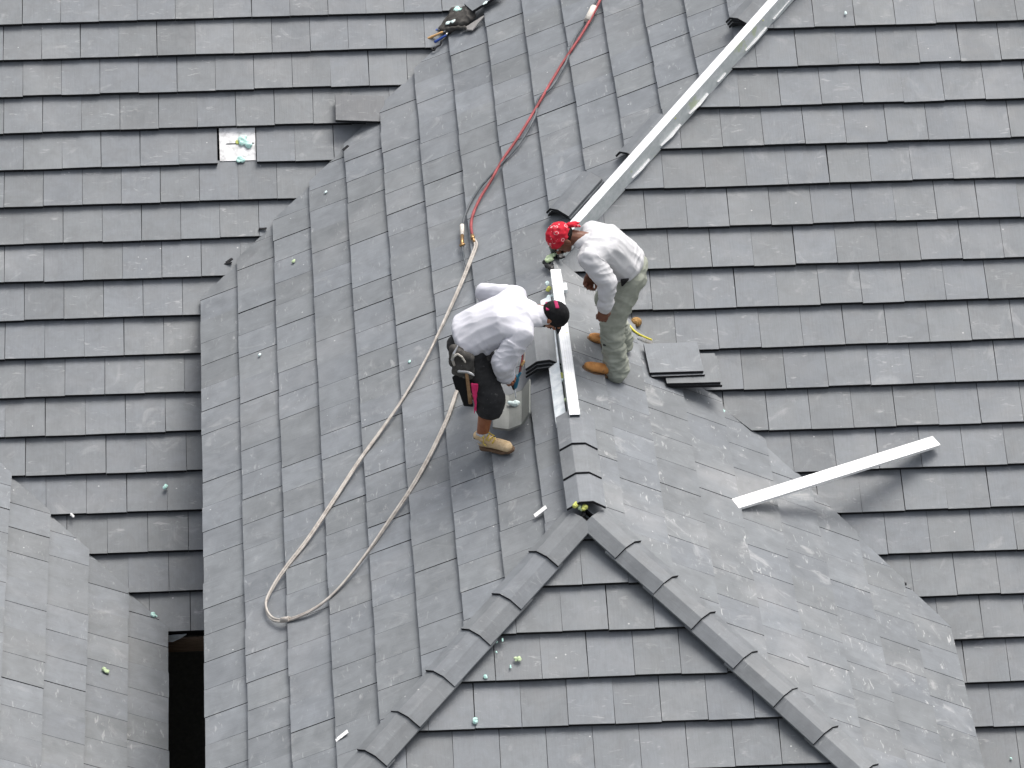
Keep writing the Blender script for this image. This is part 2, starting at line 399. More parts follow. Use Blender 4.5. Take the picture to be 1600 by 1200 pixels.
# B: the long slope behind, right
YB = 16.426 * U
fB = px_on('B', 1155, 150).x
vn = (1.0, 0.936)
course_plane('B', (0, YB, S * (YB - L_)), XX, UP_Y, -22, 7, -1 * U, 20 * U, fB,
             [[hp((0, 10.72), (-1, 1)), hp((0, 10.86), (-.9615, -1)), hp((4.645, 0), (1, 0))], [hp((0, 10.72), (-1, 1)), hp((4.645, 0), (-1, 0)), hp((4.645, 6.394), (-1.106, -1)), hp((8.9, 0), (1, 0))], [hp((8.9, 0), (-1, 0))], [hp((8.9, 0), (1, 0)), hp((7.6, 0), (-1, 0)), hp((0, 1.2), (0, 1))]], seed=23)
# C: the slope facing left
course_plane('C', (-8.909 * U, 0, -8.909 * U * S), YY, UP_XP, 0, 20, -9.5 * U, 33 * U, .06,
             [[hp((0, 0), (1, 0)), hp((0, 0), (1, -1)), hp((0, 26.05), (-1, 1))], [hp((0, 0), (-1, 0)), hp((0, 10.65), (1, -1)), hp((0, 26.05), (-1, 1))]], lift=.012, seed=37)
# D: the hip end facing the camera
YD = -1.6115 * U
fD = px_on('D', 845, 1020).x
course_plane('D', (0, YD, S * YD), XX, UP_Y, -7, 3, -10 * U, 10 * U, fD + .5 * WW * 0, [[hp((0, 0), (1, 1)), hp((0, 0), (-1, 1))]], seed=41)
# E: the slope facing right
course_plane('E', (8.87 * U, 0, -8.87 * U * S), YY, UP_XN, 0, 10, -9.5 * U, 13 * U, .1,
             [[hp((0, 0), (-1, 0)), hp((0, 0), (-1, -1)), hp((0, 10.86), (.908, 1)), hp((4.68, 6.60), (1.213, 1))]], lift=.042, seed=53, TT=.022, GG=.004, jit=.55, mat='tile_dusty')
# F: the neighbouring wing, facing right, lower left
course_plane('F', (-9.99 * U, 0, (-15.28 + 9.99 * S) * U), YY, UP_XN, 0, 9, -12 * U, 20 * U, .2,
             [[hp((-9.99, 8.86), (1, 1))]], lift=.012, seed=67)

# walls, fascias, soffits under the eaves
I4 = Matrix.Identity(4)
def wall(name, a, b, mat): bm = bmesh.new(); box(bm, I4, a, b); return obj(name, bm, mat, house)
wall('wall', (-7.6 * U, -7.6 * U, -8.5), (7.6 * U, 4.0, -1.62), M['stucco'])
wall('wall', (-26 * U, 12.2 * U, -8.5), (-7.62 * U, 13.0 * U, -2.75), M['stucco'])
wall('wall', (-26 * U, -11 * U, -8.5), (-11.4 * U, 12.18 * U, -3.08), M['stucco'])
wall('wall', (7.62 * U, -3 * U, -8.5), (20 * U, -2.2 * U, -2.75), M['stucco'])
wall('soffit', (-8.75 * U, -8.75 * U, -1.66), (-7.62 * U, 17 * U, -1.625), M['timber'])
wall('soffit', (7.62 * U, -8.75 * U, -1.66), (8.75 * U, 1.2 * U, -1.625), M['timber'])
wall('fascia', (-8.84 * U, -8.84 * U, -1.80), (-8.76 * U, 17 * U, -1.60), M['timber'])
wall('fascia', (8.76 * U, -8.84 * U, -1.80), (8.84 * U, 1.5 * U, -1.60), M['timber'])
wall('fascia', (-24 * U, 8.93 * U, -3.15), (-7.7 * U, 9.03 * U, -3.03), M['timber'])
wall('fascia', (-10.09 * U, -11 * U, -3.16), (-10.03 * U, 8.9 * U, -2.98), M['timber'])
# loose felt flap under the eave in the gap
bm = bmesh.new()
pts = [aty(263, 993, 8.86 * U), aty(292, 991, 8.86 * U), aty(285, 996, 8.87 * U), aty(270, 1003, 8.84 * U), aty(263, 1003, 8.86 * U)]
for d in (0, .006): [bm.verts.new(p + V((0, d, 0))) for p in pts]
bm.verts.ensure_lookup_table(); n = len(pts)
bm.faces.new(bm.verts[:n]); bm.faces.new(bm.verts[n:][::-1])
for i in range(n): bm.faces.new((bm.verts[i], bm.verts[(i + 1) % n], bm.verts[n + (i + 1) % n], bm.verts[n + i]))
obj('underlayment_flap', bm, M['memb'], house)

# the spot where one tile is missing: bare sheet, joint line, adhesive dabs
cA = on('A', 371, 226); upA = V(UP_Y).normalized(); nA = V((0, -S, 1)).normalized()
mA = frame(cA - nA * .043, XX, upA, nA)
bm = bmesh.new(); box(bm, mA, (-.147, -.125, -.004), (.147, .19, 0)); obj('bare_patch', bm, M['bare'], house)
bm = bmesh.new(); box(bm, mA, (-.09, .03, .0005), (.135, .037, .003)); obj('batten_line', bm, M['shaded_edge'], house)
def lump(c, n, r, mat, name, parent=None, seed=0, flat=.55, st=1.0):
    rg = random.Random(seed); n = V(n).normalized(); x = n.orthogonal().normalized(); y = n.cross(x); pr = []
    x, y = (x * math.cos(seed) + y * math.sin(seed)), (y * math.cos(seed) - x * math.sin(seed))
    m = Matrix((x, y, n)).transposed()
    for i in range(5):
        a = rg.random() * 6.28; q = rg.random() * r * .7; rr = r * rg.uniform(.3, .62)
        pr.append(ell(V(c) + x * math.cos(a) * q * st + y * math.sin(a) * q / st + n * rr * flat * .4, (rr, rr, rr * flat), m))
    bm = skin(pr, max(.0025, r * .1), 2, lambda p, nn: (noise.noise(p * (2.2 / r)) * r * .14))
    return obj(name, bm, mat, parent)
lump(mA @ V((.057, .055, .006)), nA, .066, M['foam_g'], 'foam_dab', house, 3, .6, .8)
lump(mA @ V((.022, .06, .002)), nA, .042, M['foam_y'], 'foam_dab', house, 5, .25, .7)
lump(mA @ V((.025, -.115, .006)), nA, .05, M['foam_g'], 'foam_dab', house, 8, .6, 1.3)

# ridge and hip tiles
CT = .017
def cap_prof(w=.136, f=.047, dz=.055, t=CT):
    o = [(-w, -dz), (-f, 0), (f, 0), (w, -dz)]
    return o + [(w - .004, -dz - t), (f - .004, -t), (-f + .004, -t), (-w + .004, -dz - t)]
def cap_bm(m, ln=.42, flip=False, seed=0, mi=(0, 0), **kw):
    bm = bmesh.new(); uvl = bm.loops.layers.uv.new('UVMap'); rl = bm.faces.layers.float.new('rnd'); rnd = random.Random(seed).random()
    prism(bm, m, cap_prof(**kw), 0, ln)
    bmesh.ops.bevel(bm, geom=[e for e in bm.edges], offset=.0022, segments=1, affect='EDGES')
    bmesh.ops.recalc_face_normals(bm, faces=bm.faces)
    mi_ = m.inverted()
    for f in bm.faces:
        f[rl] = rnd
        for lp in f.loops:
            q = mi_ @ lp.vert.co; lp[uvl].uv = (q.y, q.x)
        q = mi_ @ f.calc_center_median()
        bm.normal_update(); nl = mi_.to_3x3() @ f.normal
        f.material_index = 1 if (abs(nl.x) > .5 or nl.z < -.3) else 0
    return bm
CAPM = [M['cap'], M['shaded_edge']]
def cap_run(starts, ax, up, nm='ridge_cap', ln=.43, tilt=.05, first=None):
    ln0 = ln
    for i, p in enumerate(starts):
        ln = first if first and i == 0 else ln0
        m = ortho(p, ax, up); m = m @ Matrix.Rotation(tilt + random.uniform(-.006, .006), 4, 'Y') @ Matrix.Rotation(random.uniform(-.02, .02), 4, 'Z') @ Matrix.Rotation(random.uniform(-.02, .02), 4, 'X')
        obj(nm, cap_bm(m, ln, seed=i * 13 + int(p.x * 100)), CAPM, house)
# local x runs uphill from the exposed front edge
RZ = .088
fr = [atz(903, 692, RZ + .01), atz(906, 738, RZ + .01), atz(909, 784, RZ + .01)]
cap_run([V((0.002, q.y, RZ + .012)) for q in fr], (0, 1, 0), (0, 0, 1))
# closing ridge cap behind the first, butting the steel
def hip_pts(px, n):
    nn = V(n); return [hit(u, v, nn, 0) for u, v in px]
hr = hip_pts([(991, 863), (1050, 918), (1111, 970), (1175, 1035), (1237, 1095), (1300, 1154)], (1, 1, 0))
hl = hip_pts([(838, 871), (779, 935), (732, 993), (676, 1058), (621, 1121), (568, 1180)], (1, -1, 0))
def run_hip(pts, sgn):
    d = V((sgn, -1, -S)).normalized(); upn = V((0, 0, 1)); t = [p.dot(d) for p in pts]
    h = .065; nh = (upn - d * upn.dot(d)).normalized()
    st = (t[-1] - t[0]) / 5; out = []
    for i in range(11):
        tt = (t[i] if i < 6 else t[5] + st * (i - 5)) - .05
        out.append(d * tt + nh * h)
    cap_run(out, -d, upn, 'hip_cap', .46, .045, max(.3, (d * ((t[0]) - .05)).length - .075))
run_hip(hr, 1); run_hip(hl, -1)
# mortar-like foam where ridge meets hips; dark lumps paint the open joint's shade
jz = hit(908, 795, V((0, 1, 0)), fr[2].y - .02)
for i, (u, v, r, mt) in enumerate([(900, 791, .03, 'foam_y'), (914, 793, .034, 'foam_y'), (906, 795, .024, 'foam_lg'), (911, 803, .03, 'dark'), (916, 812, .026, 'dark')]):
    lump(aty(u, v, fr[2].y + .0), (0, -.5, 1), r, M[mt], 'joint_foam_and_shade', house, 20 + i, .9)
# steel risers on the bare ridge and the upper hip
def riser(p0, p1, w, h, name, side=None, foot=.05):
    ax = (p1 - p0); ln = ax.length; m = ortho(p0, ax, (0, 0, 1)); bm = bmesh.new(); uvl = bm.loops.layers.uv.new('UVMap')
    prof = [(-w, -.05), (-w, h), (w, h), (w, -.05), (w - .003, -.05), (w - .003, h - .003), (-w + .003, h - .003), (-w + .003, -.05)]
    prism(bm, m, prof, 0, ln); mi = m.inverted()
    bm.normal_update(); bmesh.ops.recalc_face_normals(bm, faces=bm.faces)
    for f in bm.faces:
        n = mi.to_3x3() @ f.normal; f.material_index = 0 if n.z > .7 else 1
        for lp in f.loops:
            q = mi @ lp.vert.co; lp[uvl].uv = (q.y, q.x)
    return obj(name, bm, [M['perf'], M['galv']], house), m, ln
y0 = atz(893, 645, .10).y
rs, mR, lR = riser(V((0.0, y0 - .03, .02)), V((0.0, 9.72 * U, .02)), .038, .085, 'ridge_riser')
# splice sleeve on the ridge riser and membrane strip along its left foot
bm = bmesh.new(); mm = mR; box(bm, mm, (lR - .22, -.041, .02), (lR - .1, .041, .088), bev=.002); obj('riser_splice', bm, M['perf'], house)
bm = bmesh.new(); box(bm, mm, (lR - .2, -.075, .0), (lR - .1, -.042, .03), bev=.004); obj('riser_splice', bm, M['memb'], house)
bm = bmesh.new(); ms = frame(V((-.04, y0 + .02, -.0)), V((0, 1, 0)), V((-1, 0, -S)).normalized(), V((-S, 0, 1)).normalized())
box(bm, ms, (-.03, .0, .024), (1.62, .085, .03)); obj('membrane_strip', bm, M['memb'], house)
for i, (u, v, r, k) in enumerate([(877, 586, .035, 'foam_y'), (878, 620, .03, 'foam_y'), (878, 628, .034, 'foam_lg'), (859, 452, .036, 'foam_y'), (857, 442, .03, 'foam_w'), (861, 463, .03, 'foam_w'), (876, 596, .03, 'foam_w'), (857, 405, .05, 'foam_lg'), (862, 400, .035, 'foam_lg')]):
    lump(on('C', u, v, .034), (-.4, -.3, 1), r, M[k], 'foam_dab', house, 40 + i, .5, .7)
# black wrap at the ridge and hip junction
for i, (u, v, r) in enumerate([(868, 398, .05), (856, 412, .05), (875, 402, .04), (862, 418, .04)]):
    lump(on('C', u, v, .012), (-.3, -.2, 1), r, M['dark'], 'junction_wrap', house, 60 + i, .6)
q0 = V((0.02, 10.75 * U, .02)); q1 = V((0.02, 10.75 * U, .02)) + V((1, 1, S)) * 12.5 * U
rs2, mH, lH = riser(q0, q1, .036, .105, 'hip_riser')
# torn white membrane edge along the foot of the hip riser
rg = random.Random(5); hd = V((1, 1, S)).normalized()
nb = V((0, -S, 1)).normalized(); lat = hd.cross(nb).normalized()
for i in range(14):
    a = .9 + i * .36; b = a + rg.uniform(.1, .28); w0 = rg.uniform(-.012, .012)
    p = q0 + hd * a - V((0, 0, .01)) + nb * .012; q = q0 + hd * b - V((0, 0, .01)) + nb * .012
    vs = [p + lat * .03, q + lat * .03, q + lat * (.045 + w0 * .6), (p + q) / 2 + lat * (.05 + w0), p + lat * .046]
    bm = bmesh.new(); lo = [bm.verts.new(x) for x in vs]; hi = [bm.verts.new(x + nb * .004) for x in vs]
    bm.faces.new(hi); bm.faces.new(lo[::-1])
    for j in range(5): bm.faces.new((lo[j], lo[(j + 1) % 5], hi[(j + 1) % 5], hi[j]))
    obj('membrane_tab', bm, M['chip'], house)
rg = random.Random(9)
for i in range(7):
    a = rg.uniform(.8, 4.6); lump(q0 + hd * a + V((0, 0, .095)) + lat * rg.choice((-.02, .036)), (0, 0, 1), rg.uniform(.008, .016), M['foam_y'], 'foam_spot', house, 80 + i, .4)
# cut shards in the valley lines
for i, (u, v, pl) in enumerate([(358, 408, 'C'), (356, 412, 'C'), (540, 232, 'C'), (410, 358, 'C'), (1409, 912, 'E')]):
    rgx = random.Random(i); bm = bmesh.new(); c = on(pl, u, v, .012); m = ortho(c, (1, rgx.uniform(-.5, 1), rgx.uniform(-.2, .4)), (0, 0, 1)); box(bm, m, (-.03, -.012, 0), (.035, .012, .008), bev=.002); obj('tile_shard', bm, M['shaded_edge'], house)

# ------------------------------------------------------------------ loose tiles
def flat_tile(m, w, h, label, group=None, seed=0, mat='tile'):
    bm = bmesh.new(); uvl = bm.loops.layers.uv.new('UVMap'); rl = bm.faces.layers.float.new('rnd'); rnd = random.Random(seed).random()
    box(bm, m, (-w / 2, -h / 2, 0), (w / 2, h / 2, .024), bev=.0025); mi = m.inverted(); bm.normal_update(); bmesh.ops.recalc_face_normals(bm, faces=bm.faces)
    for f in bm.faces:
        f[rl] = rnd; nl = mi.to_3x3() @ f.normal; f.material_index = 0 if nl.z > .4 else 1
        for lp in f.loops:
            q = mi @ lp.vert.co; lp[uvl].uv = (q.x, q.y)
    return tag(obj('roof_tile', bm, [M[mat], M['shaded_edge']]), label, 'roof tile', group)
def loose_cap(m, label, ln=.42, seed=0, group=None, mats=None, **kw):
    return tag(obj('ridge_tile', cap_bm(m, ln, seed=seed, **kw), mats or CAPM), label, 'ridge tile', group)
# four tiles levelled over the right valley
ct = atz(1050, 562, -.50 + .1)
zt = -.40
def quad_frame(pf0, pf1, pb0, z):
    a = atz(*pf0, z); b = atz(*pf1, z); c = atz(*pb0, z); x = (b - a).normalized(); return a, x, (b - a).length, (c - a)
# resting height from the roof under the tiles' back right corner
for k, (c, z, lab, sd_, rot) in enumerate([((1082, 583), 0.0, 'flat grey tile at the very bottom of the pile by the right valley', 3, .02), ((1079, 579), .026, 'flat grey tile second from the bottom of the pile by the right valley', 4, .035),
                                         ((1054, 568), .054, 'flat grey tile third from the bottom, pushed left over the lower pair by the right valley', 5, .06), ((1052, 562), .080, 'topmost flat grey tile of the pile behind the bandana man by the right valley', 6, .05)]):
    base = on('B', c[0], c[1] - 6, 0.0)
    zz = -.395 + z
    p = atz(c[0], c[1], zz)
    m = frame(p, V((1, 0, 0)), V((0, 1, 0)), V((0, 0, 1))) @ Matrix.Rotation(rot, 4, 'Z') @ Matrix.Rotation(.10, 4, 'X') @ Matrix.Rotation(.04, 4, 'Y')
    flat_tile(m, .40, .335, lab, 'pile of four flat tiles by the right valley', sd_)
# one propped on the left valley
pc = on('A', 562, 172, .05)
m = frame(pc, XX, upA, nA) @ Matrix.Rotation(-.02, 4, 'Z') @ Matrix.Rotation(-.28, 4, 'X') @ Matrix.Rotation(.06, 4, 'Y')
flat_tile(m, .40, .30, 'single loose dark tile propped across the left valley near the bare patch', None, 8, 'tile_dark')
# stack of three ridge tiles lying by the steel riser behind the white capped man
nC = V((-S, 0, 1)).normalized(); upC = V((1, 0, S)).normalized()
ps = on('C', 851, 586, .0)
for k, lab in enumerate(['bottom angled ridge tile of the nested trio beside the bare ridge steel', 'middle angled ridge tile of the nested trio beside the bare ridge steel', 'top angled ridge tile of the nested trio beside the bare ridge steel']):
    up = V((-.12, 0, 1)); m = ortho(ps + V((-.012, -.0 - .01 * (2 - k), .075 + .026 * k)), (0.0, 1, 0.02), up)
    loose_cap(m, lab, .42, 100 + k, 'nested ridge tiles by the bare ridge steel')
# upside-down ridge tile carrying foam
pu = on('C', 800, 677, .03)
m = ortho(pu + V((0.03, 0, .04)), (.07, 1, .02), (.50, .05, -1)); tray = m
up_tile = loose_cap(m, 'ridge tile turned upside down like a tray in front of the man in shorts', .42, 120, None, [M['capin'], M['capin']], w=.15, f=.055, dz=.07)
# caps along the upper hip
hdn = V((1, 1, S)).normalized(); upH = (nC + V((0, 0, .4))).normalized()
def hip_cap(u, v, z, lab, seed, ln=.42, group=None, yaw=0):
    p = on('C', u, v, 0.0) + nC * z
    m = ortho(p, hdn, nC) @ Matrix.Rotation(yaw, 4, 'Z'); loose_cap(m, lab, ln, seed, group)
for k, lab in enumerate(['lowest ridge tile of the stack lying at the top of the hip steel', 'middle ridge tile of the stack lying at the top of the hip steel', 'uppermost ridge tile of the stack lying at the top of the hip steel']):
    hip_cap(1158, 47, .075 + .026 * k, lab, 130 + k, .55, 'ridge tiles stacked by the top of the hip steel')
hip_cap(981, 249, .075, 'single ridge tile lying alone halfway up the hip steel', 140, .44)
for k, lab in enumerate(['lower ridge tile of the pair above the red bandana', 'upper ridge tile of the pair above the red bandana']):
    hip_cap(875, 342, .075 + .028 * k, lab, 150 + k, .42, 'pair of ridge tiles above the red bandana')

# ------------------------------------------------------------------ white board across the right valley
pa = on('E', 1147, 791, .012); pb = on('B', 1462, 692, .016)
m = ortho(pa, pb - pa, (0, -.25, 1)); ln = (pb - pa).length
bm = bmesh.new(); box(bm, m, (0, -.05, 0), (ln, .05, .026), bev=.002)
tag(obj('board', bm, M['board']), 'long white painted board lying across the right valley', 'board')

# ------------------------------------------------------------------ hoses
def onC(pts, h): return [on('C', u, v, h) for u, v in pts]
red = onC([(943, -12), (932, 12), (921, 33), (905, 60), (880, 97), (857, 135), (845, 156), (828, 185), (806, 220), (785, 250), (766, 284), (750, 310), (739, 335), (736, 353), (738, 368)], .03)
dk = onC([(940, -12), (925, 13), (914, 35), (897, 62), (884, 98), (862, 136), (841, 155), (836, 182), (812, 224), (778, 262), (748, 296), (731, 325), (723, 350), (722, 372)], .026)
hr_ = empty('red_hose', red[-1], 'long red air hose running down the left slope from the top edge', 'hose')
bm = bmesh.new(); tube(bm, crom(red, 6), .0115); obj('tubing', bm, M['hose_r'], hr_)
bm = bmesh.new(); tube(bm, [red[-1], on('C', 739, 374, .03)], .017); tube(bm, [on('C', 738, 368, .03), on('C', 741, 378, .03)], .011); obj('coupling', bm, M['brass'], hr_)
bm = bmesh.new(); tube(bm, [(red[1] + dk[1]) / 2 + V((0, 0, .004)), (red[2] + dk[2]) / 2 + V((0, 0, .004))], .031, 10); obj('tape_wrap', bm, M['tape'], hr_)
hd_ = empty('grey_hose', dk[-1], 'dark grey hose twisted alongside the red one, ending in a metal valve', 'hose')
bm = bmesh.new(); tube(bm, crom(dk, 6), .0095); obj('tubing', bm, M['hose_d'], hd_)
bm = bmesh.new(); a = on('C', 722, 352, .026); b = on('C', 722, 368, .026); c = on('C', 722, 384, .026)
tube(bm, [a, b], .017); obj('ferrule', bm, M['tape'], hd_)
bm = bmesh.new(); tube(bm, [b, c], .014); tube(bm, [c + V((-.02, 0, 0)), c + V((.022, .01, .01))], .01); obj('valve', bm, M['brass'], hd_)
main = [(738, 372), (743, 382), (736, 402), (725, 430), (712, 460), (690, 508), (665, 560), (630, 620), (596, 670), (560, 720), (520, 782), (480, 842), (446, 886), (426, 916), (415, 940), (418, 958), (430, 968), (452, 967), (482, 955), (510, 936), (540, 905), (575, 860), (606, 815), (640, 765), (666, 720), (686, 680), (701, 646), (711, 616), (722, 588)]
mp = crom(onC(main, .028), 6)
hb = empty('spray_hose', mp[len(mp) // 2], 'beige twin spray hose laid in a long loop down the left slope', 'hose')
for s in (0, 1):
    pts = []
    for i, p in enumerate(mp):
        d = (mp[min(i + 1, len(mp) - 1)] - mp[max(i - 1, 0)]).normalized(); x = d.cross(nC).normalized(); a = i * .06 + s * math.pi
        pts.append(p + x * math.cos(a) * .0085 + nC * (math.sin(a) * .006 - .006))
    bm = bmesh.new(); tube(bm, pts, .009); obj('strand', bm, M['hose_b'], hb)
bm = bmesh.new(); i0 = len(mp) * 17 // 29; tube(bm, [mp[i0] , mp[i0 + 3]], .02, 10); obj('binding', bm, M['hose_b'], hb)
lk = crom(onC([(722, 384), (724, 398), (727, 412), (731, 420)], .02), 5)
bm = bmesh.new(); tube(bm, lk, .0085); obj('link_hose', bm, M['hose_d'], hb)

# ------------------------------------------------------------------ tool bag and tools, top of the left valley
def plank_px(pl, pts, up, th): pass
bp = lambda u, v, h: on('C', u, v, h)
bagp = [hull(ell(bp(709, 18, .06), .03), ell(bp(735, 16, .05), .03), ell(bp(703, 38, .05), .025), ell(bp(722, 38, .04), .03), ell(bp(738, 25, .05), .02)),
        hull(ell(bp(690, 44, .03), .02), ell(bp(703, 30, .05), .025), ell(bp(700, 50, .03), .02)), hull(ell(bp(700, 46, .05), .014), ell(bp(725, 43, .045), .014))]
bag = empty('tool_bag', bp(718, 38, 0), 'dark tool bag spattered with foam at the top of the left valley', 'bag')
obj('body', skin(bagp, .006, 3, lambda p, n: .012 * ridged(p, 14, 14, 14)), M['pouch'], bag)
fl = [hull(ell(bp(724, 46, .02), .008), ell(bp(752, 31, .02), .008), ell(bp(738, 47, .015), .008), ell(bp(755, 26, .03), .008))]
obj('flap', skin(fl, .004, 2), cloth('grey_flap', (.2, .195, .19), (.32, .31, .3)), bag)
lump(bp(716, 15, .085), nC, .05, M['foam_g'], 'foam_smear', bag, 1, .35, 1.3)
lump(bp(706, 34, .075), nC, .045, M['foam_w'], 'foam_smear', bag, 2, .35, 1.5)
def bar(bm, p, q, r0, r1=None, mi=0): tube(bm, [p + (q - p) * t for t in (0, .15, .5, .85, 1)], lambda t: r0 + ((r1 or r0) - r0) * t, 8, mi)
pt = empty('pliers', bp(690, 55, 0), 'pliers with blue grips poking from the dark tool bag', 'pliers')
bm = bmesh.new(); bar(bm, bp(666, 57, .03), bp(684, 46, .04), .012, .009); obj('handle', bm, M['blue'], pt)
bm = bmesh.new(); bar(bm, bp(679, 66, .03), bp(697, 55, .035), .013, .009); obj('handle', bm, M['blue'], pt)
bm = bmesh.new(); bar(bm, bp(684, 46, .04), bp(702, 46, .04), .008); bar(bm, bp(697, 55, .035), bp(702, 46, .04), .008); obj('jaw', bm, M['steel'], pt)
kn = empty('hand_tool', bp(680, 55, 0), 'hand tool with pale wooden handle between blue plier grips', 'tool')
bm = bmesh.new(); bar(bm, bp(667, 61, .045), bp(692, 50, .05), .012, .010); obj('handle', bm, M['wood_l'], kn)
bm = bmesh.new(); bar(bm, bp(692, 50, .05), bp(706, 45, .05), .006, .004); obj('shank', bm, M['steel'], kn)
st_ = empty('black_strap', bp(688, 70, 0), 'crumpled black strap lying in the valley below the tool bag', 'strap')
bm = bmesh.new(); tube(bm, crom([bp(697, 58, .02), bp(690, 64, .03), bp(688, 70, .015), bp(682, 73, .02), bp(678, 79, .01), bp(674, 75, .015)], 4), .008); obj('webbing', bm, M['dark'], st_)
# tile with foam lying by the bag
pc = on('C', 757, 0, .06)
m = frame(pc, upC, V((0, 1, 0)), nC) @ Matrix.Rotation(.35, 4, 'Z') @ Matrix.Rotation(.1, 4, 'Y')
flat_tile(m, .3, .2, 'loose tile smeared with mint foam beside the tool bag, cut by the top edge', None, 12)
tag(lump(on('C', 759, 4, .098), nC, .035, M['foam_w'], 'foam_scrap', None, 31, .25, 1.6), 'foam smear on the loose tile beside the tool bag', 'foam')

# ------------------------------------------------------------------ brush and scourer behind the boots
br = empty('wire_brush', on('E', 1000, 522, 0), 'yellow handled wire brush lying behind the olive trousers', 'brush')
bpts = [on('E', u, v, .05) for u, v in ((983, 508), (990, 516), (998, 522), (1008, 527), (1018, 531))]
bm = bmesh.new(); tube(bm, crom(bpts, 4), .008); obj('handle', bm, M['yellow'], br)
bm = bmesh.new()
for i in range(7):
    p = on('E', 1005 + i * 2.2, 526 + i * .9, .05)
    for s in (-.006, .006): bar(bm, p + V((s, s, 0)), p + V((.004, -.02, -.035)) + V((s, s, 0)), .0022)
obj('bristles', bm, M['tape'], br)
sc_ = on('E', 994, 503, .045)
bm = skin([ell(sc_, (.042, .042, .034))], .0045, 1, lambda p, n: .006 * noise.noise(p * 120))
tag(obj('scourer', bm, M['straw']), 'round brown wire scourer behind the olive trousers', 'scourer')
bm = bmesh.new(); bar(bm, on('E', 983, 512, .02), on('E', 997, 529, .02), .007, .004); tag(obj('shim', bm, M['memb']), 'thin clear strip lying under the yellow wire brush', 'strip')

# ------------------------------------------------------------------ foam and paper scraps
for i, (pl, u, v, r, mt, lab) in enumerate([
    ('A', 257, 762, .034, 'foam_g', 'mint foam scrap on the shaded tiles left of the overhanging eave'),
    ('F', 241, 962, .034, 'foam_g', 'mint foam scrap right beside the dark gap'),
    ('F', 165, 1048, .032, 'foam_lg', 'greenish foam scrap on the lower left wing'),
    ('C', 460, 408, .022, 'foam_lg', 'small pale green foam curl on the upper left slope'),
    ('C', 510, 300, .017, 'foam_w', 'tiny white foam dot high on the left slope near the valley'),
    ('C', 406, 555, .02, 'foam_w', 'small white foam dot near the middle of the outer left courses'),
    ('C', 640, 565, .016, 'foam_g', 'tiny mint foam dot between the hose strands above mid slope'),
    ('E', 1131, 645, .034, 'foam_g', 'mint foam scrap caught in the right valley below the tile pile'),
    ('D', 810, 1031, .032, 'foam_lg', 'yellowish green foam scrap on the front hip end'),
    ('D', 742, 1125, .03, 'foam_g', 'mint foam scrap lowest on the front hip end'),
    ('D', 757, 1058, .022, 'foam_g', 'mint foam scrap touching the left hip tiles'),
    ('B', 1322, 21, .017, 'foam_w', 'tiny white foam dot near the top of the right slope'),
    ('A', 112, 806, .02, 'chip', 'white chip at the head of the left wing valley')]):
    n, d = PL[pl]; tag(lump(on(pl, u, v, .002), n, r, M[mt], 'foam_scrap', None, 200 + i, .75), lab, 'foam scrap', 'foam scraps scattered on the roof')
for i, (u, v) in enumerate([(777, 1003), (785, 1000), (762, 1016), (775, 1019), (798, 1042), (820, 945), (1580, 1185)]):
    pl = 'D' if u < 1500 else 'B'
    tag(lump(on(pl, u, v, .002), PL[pl][0], .012, M['foam_g'], 'foam_crumb', None, 230 + i, .8), 'tiny mint foam crumb on tiles facing the camera', 'foam crumb', 'foam crumbs')
for u, v, a, lab in ((845, 800, 'C', 'white paper strip beside the top of the left hip tiles'), (535, 1151, 'C', 'white paper strip near the bottom of the left slope')):
    m = frame(on('C', u, v, .004), upC, V((0, 1, 0)), nC) @ Matrix.Rotation(.25, 4, 'Z') @ Matrix.Rotation(-.05, 4, 'Y'); bm = bmesh.new(); box(bm, m, (-.052, -.022, 0), (.052, .022, .002))
    for vv in bm.verts: vv.co += nC * (.012 * (noise.noise(vv.co * 20) + .4))
    tag(obj('paper_strip', bm, M['chip']), lab, 'paper')
#PEOPLE
# ------------------------------------------------------------------ people
def hframe(f, u):
    f = V(f).normalized(); u = (V(u) - f * V(u).dot(f)).normalized(); r = f.cross(u); return Matrix((r, f, u)).transposed()
def head_prims(c, m, k=1.0, beard=0.0):
    P = lambda x, y, z: V(c) + m @ (V((x, y, z)) * k)
    E_ = lambda x, y, z, r: ell(P(x, y, z), V(r) * k if not isinstance(r, (int, float)) else r * k, m)
    return [E_(0, -.012, .02, (.074, .094, .088)),
            hull(E_(0, .04, -.005, (.062, .046, .06)), E_(0, .058, -.088, (.026, .024, .022)), E_(.046, .01, -.058, .018), E_(-.046, .01, -.058, .018)),
            hull(E_(0, .088, .008, .011), E_(0, .112, -.03, .012), E_(.013, .1, -.036, .009), E_(-.013, .1, -.036, .009)),
            hull(E_(-.034, .08, .022, .013), E_(.034, .08, .022, .013)),
            E_(.078, -.008, -.018, (.010, .02, .034)), E_(-.078, -.008, -.018, (.010, .02, .034)),
            hull(E_(-.016, .086, -.06, .008), E_(.016, .086, -.06, .008)), hull(E_(-.012, .084, -.07, .009), E_(.012, .084, -.07, .009))]
